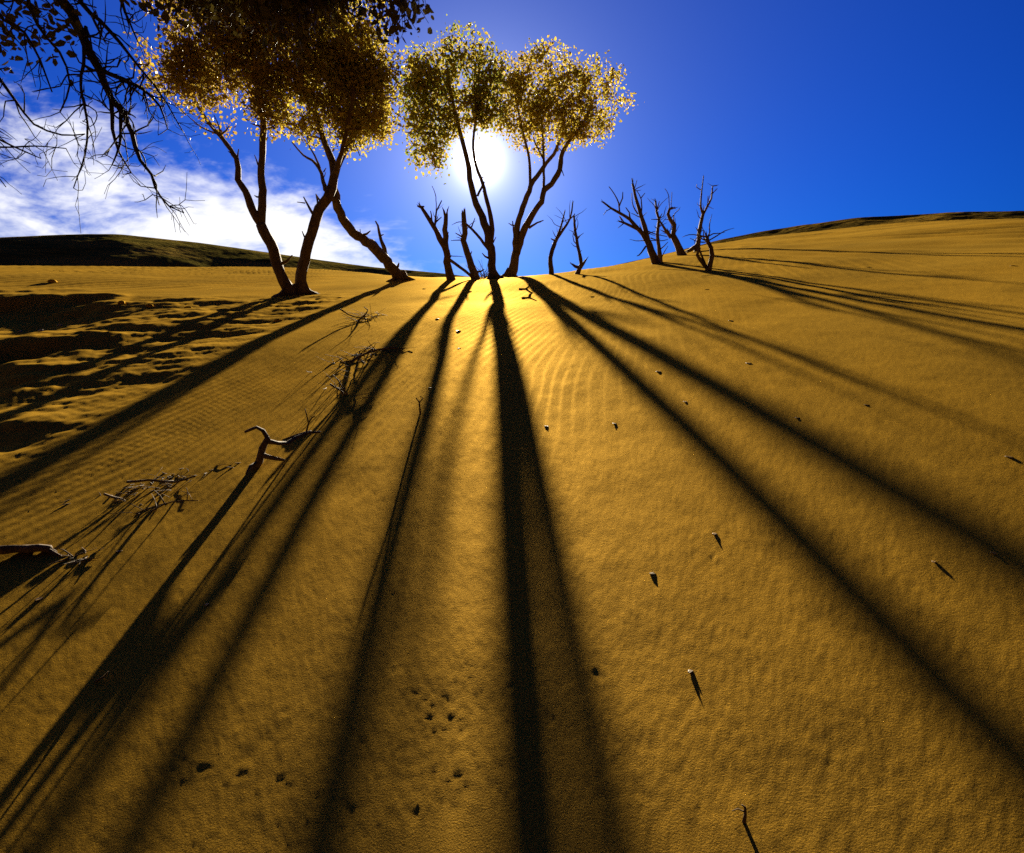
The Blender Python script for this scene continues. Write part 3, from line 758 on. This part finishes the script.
# ------------------------------------------------------------------ driftwood, brush and litter on the sand
def wood_thing(name, label, cat, base, pieces, seed, group=None, depth=None, m=M_DRIFT, brush=None, step=.03):
    """pieces: (part name, width px start, end, [pixels (+ metres back)]); brush: list of (part, dx, dy, n, length, height) random twigs"""
    rnd = random.Random(seed)
    b = gpix(*base); dep = depth or b.y; k = dep / FPX * .985
    root = empty(name, b); tag(root, label, cat, group)
    for pn, w0, w1, pts in pieces:
        n = len(pts); P = [at(p[0], p[1], dep + (p[2] if len(p) > 2 else 0)) - b for p in pts]
        rad = [.5 * k * (w0 + (w1 - w0) * i / (n - 1)) for i in range(n)]
        ln, rr = smooth_line(P, rad, rnd, step, .2); mb = MB(); tube(mb, ln, rr, rnd, 8 if w0 > 3 else 6, lump=.22); link(pn, mb.mesh(pn, m), root)
    for (pn, dx, dy, sx, sy, n, L, hgt, r) in brush or ():
        mb = MB()
        for _ in range(n):
            px = rnd.gauss(dx, sx); py = rnd.gauss(dy, sy) - .22 * (px - dx)
            q = _ground_march(px, py, base_g); p = Vector((q[0], q[1], gz(*q) - .004)) - b
            a = rnd.uniform(-math.pi, math.pi); d = Vector((math.cos(a), math.sin(a) * .8, abs(rnd.gauss(0, hgt)) / L + .04)).normalized()
            P = [p]
            for s in range(4):
                d = (d + Vector((rnd.gauss(0, .12), rnd.gauss(0, .12), rnd.gauss(-.03, .10)))).normalized(); P.append(P[-1] + d * L * rnd.uniform(.6, 1.2) / 4)
            rr0 = r * rnd.uniform(.6, 1.2)
            ln, rr = smooth_line(P, [rr0, rr0 * .85, rr0 * .7, rr0 * .55, rr0 * .3], rnd, .04, .25); tube(mb, ln, rr, rnd, 5, lump=.15)
        tag(link(pn, mb.mesh(pn, m), root), kind='stuff')
    return root

wood_thing('driftwood', 'gnarled driftwood root with a hooked arm standing up from the sand', 'driftwood', (258, 468),
    [('stump', 9, 6, [(252, 474), (258, 462), (263, 448), (268, 438)]),
     ('root_arm', 5, 2.6, [(268, 439), (263.5, 431), (257, 427), (250, 430), (245, 432)]),
     ('root_arm', 5, 2.6, [(266, 441), (278, 443, .05), (288, 443, .1), (297, 437, .15), (308, 433, .2), (320, 432, .22)]),
     ('root_arm', 6, 2.5, [(262, 455), (270, 457, -.03), (277, 459, -.05), (284, 460, -.08)]),
     ('root_arm', 4, 1.5, [(258, 462), (250, 466, -.05), (246, 474, -.1)])], 51)
wood_thing('dry_branch', 'long forked dry branch trailing uphill from the gnarled driftwood root', 'branch', (306, 434),
    [('stem', 3, 2, [(282, 441, -.05), (305, 433), (326, 430, .15), (333, 423, .25)]), ('side_twig', 2, 1, [(306, 433), (308.5, 423), (306.8, 416), (305, 409)]), ('side_twig', 1.6, .9, [(308.5, 423), (312, 417.8), (315, 416)]),
     ('side_twig', 2, 1, [(326, 430, .15), (347, 416, .4), (354, 402, .6), (352, 396, .7)]), ('side_twig', 1.6, .8, [(347, 416, .4), (356, 421, .35), (362, 419, .4)]), ('side_twig', 1.8, .8, [(326, 429, .15), (322, 436, .1), (318, 441, .05)])], 52)
wood_thing('brush_tangle', 'twiggy dry tangle where the long forked branch ends', 'brushwood', (342, 396),
    [('stem', 2, 1, [(330, 384), (340, 390), (347, 397), (366, 395.5), (379, 397)]), ('stem', 2, 1, [(352, 400), (345, 392), (338, 380), (333, 375)])], 53, brush=[('twig_spray', 343, 388, 9, 8, 16, .20, .05, .0025)])
wood_thing('brush_pile', 'dark brush mound half buried on the slope below the sunlit crest', 'brushwood', (372, 362), [('stem', 2.4, 1.2, [(345, 366), (362, 355), (382, 349), (398, 348)])], 54,
           brush=[('twig_spray', 376, 354, 14, 2.5, 42, .24, .03, .0035), ('litter', 356, 362, 12, 4, 34, .16, .02, .0035)])
wood_thing('brush_pile', 'small spiky brushwood heap nearest the leaning tree', 'brushwood', (366, 322), [('stem', 2, .8, [(350, 325), (362, 318), (368, 310), (364, 307)]), ('stem', 1.6, .8, [(340, 309), (352, 316), (372, 320)])], 55,
           brush=[('twig_spray', 364, 320, 9, 2.5, 22, .28, .05, .0035)])
wood_thing('brush_pile', 'broken bark and twig litter heap downhill of the gnarled root', 'brushwood', (160, 492), [('stem', 3, 1.6, [(127, 482), (150, 480), (175, 482), (195, 476)])], 56,
           brush=[('twig_spray', 165, 484, 32, 5, 26, .12, .018, .002), ('litter', 168, 481, 40, 3.5, 80, .04, .006, .0038)])
wood_thing('pale_twig', 'pale bent twig lying below the bark litter heap', 'twig', (126, 500), [('stem', 2.4, 1.4, [(104, 494), (112, 497), (122, 499), (130, 504), (146, 505)]), ('side_twig', 1.4, .7, [(130, 503), (136, 498), (140, 494)])], 57)
wood_thing('dry_branch', 'thin bent branch with upright twigs near the pale twig', 'branch', (170, 510), [('stem', 1.8, .9, [(150, 512), (165, 504), (180, 501), (198, 500.5)]), ('side_twig', 1.4, .7, [(187, 501), (187.5, 492), (186.5, 488)]), ('side_twig', 1.4, .7, [(165, 504), (160, 496), (154, 490)])], 58,
           brush=[('twig_spray', 160, 505, 14, 4, 9, .16, .05, .002)])
wood_thing('driftwood_log', 'thick driftwood log at the left edge with a splintered tip', 'log', (20, 553), [('log', 10, 8, [(-45, 553, -.02), (-15, 550, -.01), (15, 549), (40, 548), (50, 549)]), ('splinter', 5, 1.6, [(47, 549), (57, 554, -.02), (64, 558, -.04)]), ('splinter', 4, 1, [(46, 547), (55, 551), (62, 555)])], 59,
           brush=[('twig_spray', 80, 556, 9, 2, 22, .08, .012, .003)])
wood_thing('dark_twig', 'dark forked twig stuck in the sand alone, right of the brush', 'twig', (420, 415), [('stem', 2.2, 1.2, [(421, 421), (420, 410), (419, 402), (416, 398)]), ('side_twig', 1.8, .8, [(419, 403), (423, 398), (420, 396.5)])], 60)
wood_thing('dark_twig', 'small cross shaped twig on the bright crest beside the long right shadow', 'twig', (527, 292), [('stem', 2.6, 1.2, [(519, 289), (526, 289), (530, 285)]), ('side_twig', 2.2, 1, [(526, 289), (530, 292), (533, 293)])], 61)
wood_thing('pale_twig', 'upright dry twig with a pale tip near the bottom right', 'twig', (744, 822), [('stem', 4, 2, [(744, 822), (745, 815), (745, 807), (742, 805)]), ('side_twig', 1.8, .9, [(744.5, 812), (738, 809), (732, 811)])], 62, step=.01)
wood_thing('dark_twig', 'short dark twig lying in the lower left shadow', 'twig', (97, 681), [('stem', 3, 1.4, [(88, 689), (95, 682), (103, 677), (108, 672)])], 63, step=.01)
wood_thing('dry_shrub', 'tiny dry shrub between the sunlit trunk and the ragged snag', 'shrub', (483, 278), [], 64, m=M_DEAD, brush=[('twig_spray', 482, 278, 4, .6, 34, .40, .45, .006)])

def clods(label, spots, seed):
    rnd = random.Random(seed)
    for (px, py, w, lab) in spots:
        b = gpix(px, py); k = b.y / FPX; r = w * k * .5
        V, q = [], []
        ns, nr = 9, 6
        ph = [rnd.uniform(0, 6.28) for _ in range(4)]
        for i in range(nr + 1):
            th = math.pi * i / nr
            for j in range(ns):
                a = 2 * math.pi * j / ns
                f = 1 + .22 * math.sin(2 * a + ph[0] + th) + .18 * math.sin(3 * a + ph[1]) + .12 * rnd.gauss(0, 1)
                V.append((r * f * math.sin(th) * math.cos(a), r * .7 * f * math.sin(th) * math.sin(a), r * .55 * math.cos(th) * (1 + .15 * math.sin(3 * a + ph[2]))))
        for i in range(nr):
            for j in range(ns):
                q.append((i * ns + j, (i + 1) * ns + j, (i + 1) * ns + (j + 1) % ns, i * ns + (j + 1) % ns))
        mb = MB(); mb.add(V, q)
        o = link('sand_clod', mb.mesh('sand_clod', M_STONE if w < 5.5 else M_SAND), None, b + Vector((0, 0, r * .22)))
        tag(o, lab, 'clod' if w >= 5.5 else 'stone', 'crusted clods in the left hollows' if w >= 5.5 else 'pale stones on the sand')
clods('', [(122, 304, 8, 'left clod of the pair on the shaded lip behind the brush'), (150, 307, 7, 'right clod of the pair on the shaded lip'), (188, 309, 7, 'small clod at the point of the long shaded lip'),
           (278, 320, 7, 'lone clod beside the leftmost tree shadow'), (52, 283, 7, 'far clod on the rippled sand below the dark hill'), (20, 331, 4, 'leftmost pale stone in the upper left hollow'),
           (41, 330, 5, 'larger pale stone in the upper left hollow'), (60, 325, 4, 'pale stone nearest the trees in the upper left hollow')], 71)

def litter_leaf(px, py, w, lab, seed):
    rnd = random.Random(seed); b = gpix(px, py); L = w * .72 * b.y / FPX
    n, mm = 7, 5; V, q = [], []
    ang = rnd.uniform(-2.6, .6); ca, sa = math.cos(ang), math.sin(ang); cup = rnd.uniform(.04, .14); lift = rnd.uniform(-.03, .02)
    for i in range(n):
        t = i / (n - 1); wd = .34 * math.sin(math.pi * (t * .93 + .035))**.8 * L
        for j in range(mm):
            s = (j / (mm - 1) * 2 - 1); x = (t - .4) * L; y = s * wd
            z = cup * wd * s * s + lift * L * (t - .2)**2 + .001 + rnd.gauss(0, .0006)
            V.append((x * ca - y * sa, x * sa + y * ca, z))
    for i in range(n - 1):
        for j in range(mm - 1): q.append((i * mm + j, (i + 1) * mm + j, (i + 1) * mm + j + 1, i * mm + j + 1))
    c = np.array([[.50, .28, .07, 1]] * len(V)) * rnd.uniform(.6, 1.2); c[:, 3] = 1
    o = link('fallen_leaf', np_mesh('fallen_leaf', V, [np.array(q)], M_DRYLEAF, tint=c), None, b)
    sm = o.modifiers.new('thick', 'SOLIDIFY'); sm.thickness = .0012
    tag(o, lab, 'leaf', 'fallen leaves on the sand')
for i, (px, py, w, lab) in enumerate([
    (715, 534, 9, 'curled leaf on bare sand below the lower right shadow'), (691, 671, 11, 'upturned pale leaf above the upright dry twig'), (652, 574, 9, 'flat leaf left of the curled one on bare sand'),
    (934, 562, 8, 'leaf lying between the two long right shadows'), (993, 553, 8, 'leaf inside the upper of the two long right shadows'), (1008, 457, 10, 'leaf at the right edge of the photo'),
    (615, 424, 7, 'dark leaf on the lit sand between the central and right shadows'), (658, 372, 8, 'small leaf between the two right shadows'), (685, 402, 7, 'leaf just above the lower right shadow'), (748, 363, 8, 'leaf above the upper of the long right shadows'),
    (730, 320, 7, 'leaf near the thin faint shadow on the right'), (546, 427, 7, 'leaf just right of the central shadow'), (207, 604, 9, 'leaf near the foot of the left thin shadows'), (120, 551, 10, 'dark leaf right of the splintered log'),
    (437, 320, 7, 'leaf close to the left central shadow'), (459, 331, 8, 'leaf on the left central shadow'), (459, 349, 7, 'leaf below the left central shadow'), (797, 418, 8, 'leaf far right of the long shadows'), (40, 598, 14, 'torn dark leaf below the splintered log'), (430, 389, 7, 'leaf beside the dark forked twig'),
    (707, 289, 7, 'leaf in front of the V shaped stump'), (868, 266, 7, 'leaf on the bright right slope'), (866, 405, 6, 'small leaf on the right slope below the shadow bands'), (1012, 266, 7, 'leaf on the right slope near the skyline ridge'),
    (340, 298, 8, 'leaf just right of the thick upright tree foot'), (372, 292, 8, 'leaf between the leaning tree foot and the spiky heap'), (424, 288, 7, 'leaf left of the broken snag foot'), (470, 291, 7, 'leaf below the ragged snag'),
    (318, 299, 9, 'leaf at the foot of the thick upright tree'), (262, 303, 9, 'leaf left of the leftmost tree foot'), (575, 283, 7, 'leaf below the stub cluster'), (592, 296, 7, 'leaf between the two snag shadows on the crest')]):
    litter_leaf(px, py, w, lab, 200 + i)

# ------------------------------------------------------------------ sun, sky, camera
EXPO = 2.2
sun = bpy.data.lights.new('sun', 'SUN'); sun.energy = 5.0; sun.angle = R(.6); sun.color = (1, .90, .68)
so = bpy.data.objects.new('sun', sun); COL.objects.link(so)
so.rotation_euler = SUN_DIR.to_track_quat('Z', 'Y').to_euler()

w = bpy.data.worlds.new('World'); S.world = w; w.use_nodes = True
nt = w.node_tree; nt.nodes.clear()
def N(t, **k): return _node(nt, t, k)
L = nt.links.new
def val(x):
    return x
def MATH(op, a, b=None, c=None, clamp=False):
    n = N('ShaderNodeMath', operation=op); n.use_clamp = clamp
    for i, v in enumerate((a, b, c)):
        if v is None: continue
        if isinstance(v, (int, float)): n.inputs[i].default_value = v
        else: L(v, n.inputs[i])
    return n.outputs[0]
def MIX(bt, f, a, b):
    n = N('ShaderNodeMix', data_type='RGBA', blend_type=bt)
    for s, v in ((0, f), (6, a), (7, b)):
        if isinstance(v, (int, float)): n.inputs[s].default_value = v
        elif isinstance(v, tuple): n.inputs[s].default_value = (*v, 1)
        else: L(v, n.inputs[s])
    return n.outputs[2]
def SMOOTH(x, a, b):
    n = N('ShaderNodeMapRange', interpolation_type='SMOOTHSTEP'); L(x, n.inputs[0])
    n.inputs[1].default_value = a; n.inputs[2].default_value = b
    return n.outputs[0]
tc = N('ShaderNodeTexCoord'); DIR = tc.outputs['Generated']
sky = N('ShaderNodeTexSky', sky_type='NISHITA'); sky.sun_disc = False
sky.sun_elevation = SUN_EL; sky.sun_rotation = math.atan2(SUN_DIR.x, SUN_DIR.y); sky.air_density = 1.0; sky.dust_density = .3; sky.ozone_density = 3.0
dp = N('ShaderNodeVectorMath', operation='DOT_PRODUCT'); L(DIR, dp.inputs[0]); dp.inputs[1].default_value = SUN_DIR
ang = MATH('ARCCOSINE', MATH('MINIMUM', dp.outputs['Value'], .99999))
sep = N('ShaderNodeSeparateXYZ'); L(DIR, sep.inputs[0])
# deep blue, polarised away from the sun
EXPO_K = 2 ** (3 - EXPO)      # the sky terms below were set for exposure 3
SKY_GAIN = .022
base = MIX('MULTIPLY', 1.0, sky.outputs[0], (.008 * SKY_GAIN, .150 * SKY_GAIN, .66 * SKY_GAIN))
fall = MATH('SUBTRACT', MATH('ADD', .06, MATH('EXPONENT', MATH('MULTIPLY', -1, MATH('POWER', MATH('DIVIDE', ang, 1.25), 2)))), MATH('MULTIPLY', .42, MATH('EXPONENT', MATH('MULTIPLY', -1, MATH('POWER', MATH('DIVIDE', ang, .42), 2)))))
cc = N('ShaderNodeCombineXYZ'); [L(fall, cc.inputs[i]) for i in range(3)]
base = MIX('MULTIPLY', 1.0, base, cc.outputs[0])
# high thin cloud low on the left
yy = MATH('MAXIMUM', sep.outputs[1], .02)
U = MATH('DIVIDE', sep.outputs[0], yy); E = MATH('DIVIDE', sep.outputs[2], yy)
cv = N('ShaderNodeCombineXYZ'); L(U, cv.inputs[0]); L(E, cv.inputs[1])
mp = N('ShaderNodeMapping'); mp.inputs['Rotation'].default_value = (0, 0, R(14)); mp.inputs['Scale'].default_value = (5.0, 13.0, 1)
L(cv.outputs[0], mp.inputs['Vector'])
cn = N('ShaderNodeTexNoise'); cn.inputs['Scale'].default_value = 1.0; cn.inputs['Detail'].default_value = 8; cn.inputs['Roughness'].default_value = .62; cn.inputs['Distortion'].default_value = .35
L(mp.outputs[0], cn.inputs['Vector'])
mp2 = N('ShaderNodeMapping'); mp2.inputs['Rotation'].default_value = (0, 0, R(30)); mp2.inputs['Scale'].default_value = (26, 60, 1); L(cv.outputs[0], mp2.inputs['Vector'])
cn2 = N('ShaderNodeTexNoise'); cn2.inputs['Scale'].default_value = 1; cn2.inputs['Detail'].default_value = 5; L(mp2.outputs[0], cn2.inputs['Vector'])
top = MATH('SUBTRACT', MATH('ADD', .105, MATH('MULTIPLY', U, -.42)), E)          # >0 below the cloud edge
den = MATH('ADD', MATH('ADD', cn.outputs[0], MATH('MULTIPLY', MATH('SUBTRACT', cn2.outputs[0], .5), .28)), MATH('MULTIPLY', MATH('MINIMUM', MATH('MAXIMUM', top, -.2), .13), 1.9))
core = MATH('EXPONENT', MATH('MULTIPLY', -1, MATH('ADD', MATH('POWER', MATH('DIVIDE', MATH('ADD', U, .45), .22), 2), MATH('POWER', MATH('DIVIDE', MATH('SUBTRACT', E, .16), .09), 2))))
den = MATH('ADD', den, MATH('MULTIPLY', core, .22))
cl = MATH('MULTIPLY', SMOOTH(den, .55, 1.0), SMOOTH(sep.outputs[1], .05, .2))
cloud_col = (.138, .138, .142)
base = MIX('MIX', cl, base, cloud_col)
# aureole round the sun
g1 = MATH('MULTIPLY', .8, MATH('EXPONENT', MATH('MULTIPLY', ang, -1 / R(.8))))
g2 = MATH('MULTIPLY', .115, MATH('EXPONENT', MATH('MULTIPLY', ang, -1 / R(3.2))))
g3 = MATH('MULTIPLY', .040, MATH('EXPONENT', MATH('MULTIPLY', ang, -1 / R(9.5))))
disc = MATH('MULTIPLY', 30, MATH('LESS_THAN', ang, R(.3)))
def TINT(v, c):
    q = N('ShaderNodeCombineXYZ')
    for i in range(3): L(MATH('MULTIPLY', v, c[i]), q.inputs[i])
    return q.outputs[0]
tot = MIX('ADD', 1.0, base, TINT(MATH('ADD', g1, disc), (1, .93, .70)))
tot = MIX('ADD', 1.0, tot, TINT(g2, (1, .94, .80)))
tot = MIX('ADD', 1.0, tot, TINT(g3, (.92, .84, 1)))
# everything above was measured for Background strength 1; the lamp strength of the sky is set here
BG = .08
fin = N('ShaderNodeVectorMath', operation='SCALE'); L(tot, fin.inputs[0]); fin.inputs['Scale'].default_value = EXPO_K / BG
bg = N('ShaderNodeBackground'); bg.inputs['Strength'].default_value = BG
wo = N('ShaderNodeOutputWorld'); L(fin.outputs[0], bg.inputs['Color']); L(bg.outputs[0], wo.inputs['Surface'])

cam = bpy.data.cameras.new('camera'); co = bpy.data.objects.new('camera', cam); COL.objects.link(co)
co.location = (0, 0, CAM_H); co.rotation_euler = (math.pi / 2 - PITCH, 0, 0)
cam.sensor_width = 36; cam.lens = 36 * FPX / 1024; cam.clip_start = .05; cam.clip_end = 4000
S.camera = co
S.view_settings.view_transform = 'Standard'; S.view_settings.look = 'None'; S.view_settings.exposure = EXPO; S.view_settings.gamma = 1
S.cycles.use_denoising = False
S.cycles.max_bounces = 10; S.cycles.diffuse_bounces = 8; S.cycles.transmission_bounces = 8; S.cycles.transparent_max_bounces = 4; S.cycles.sample_clamp_indirect = 3
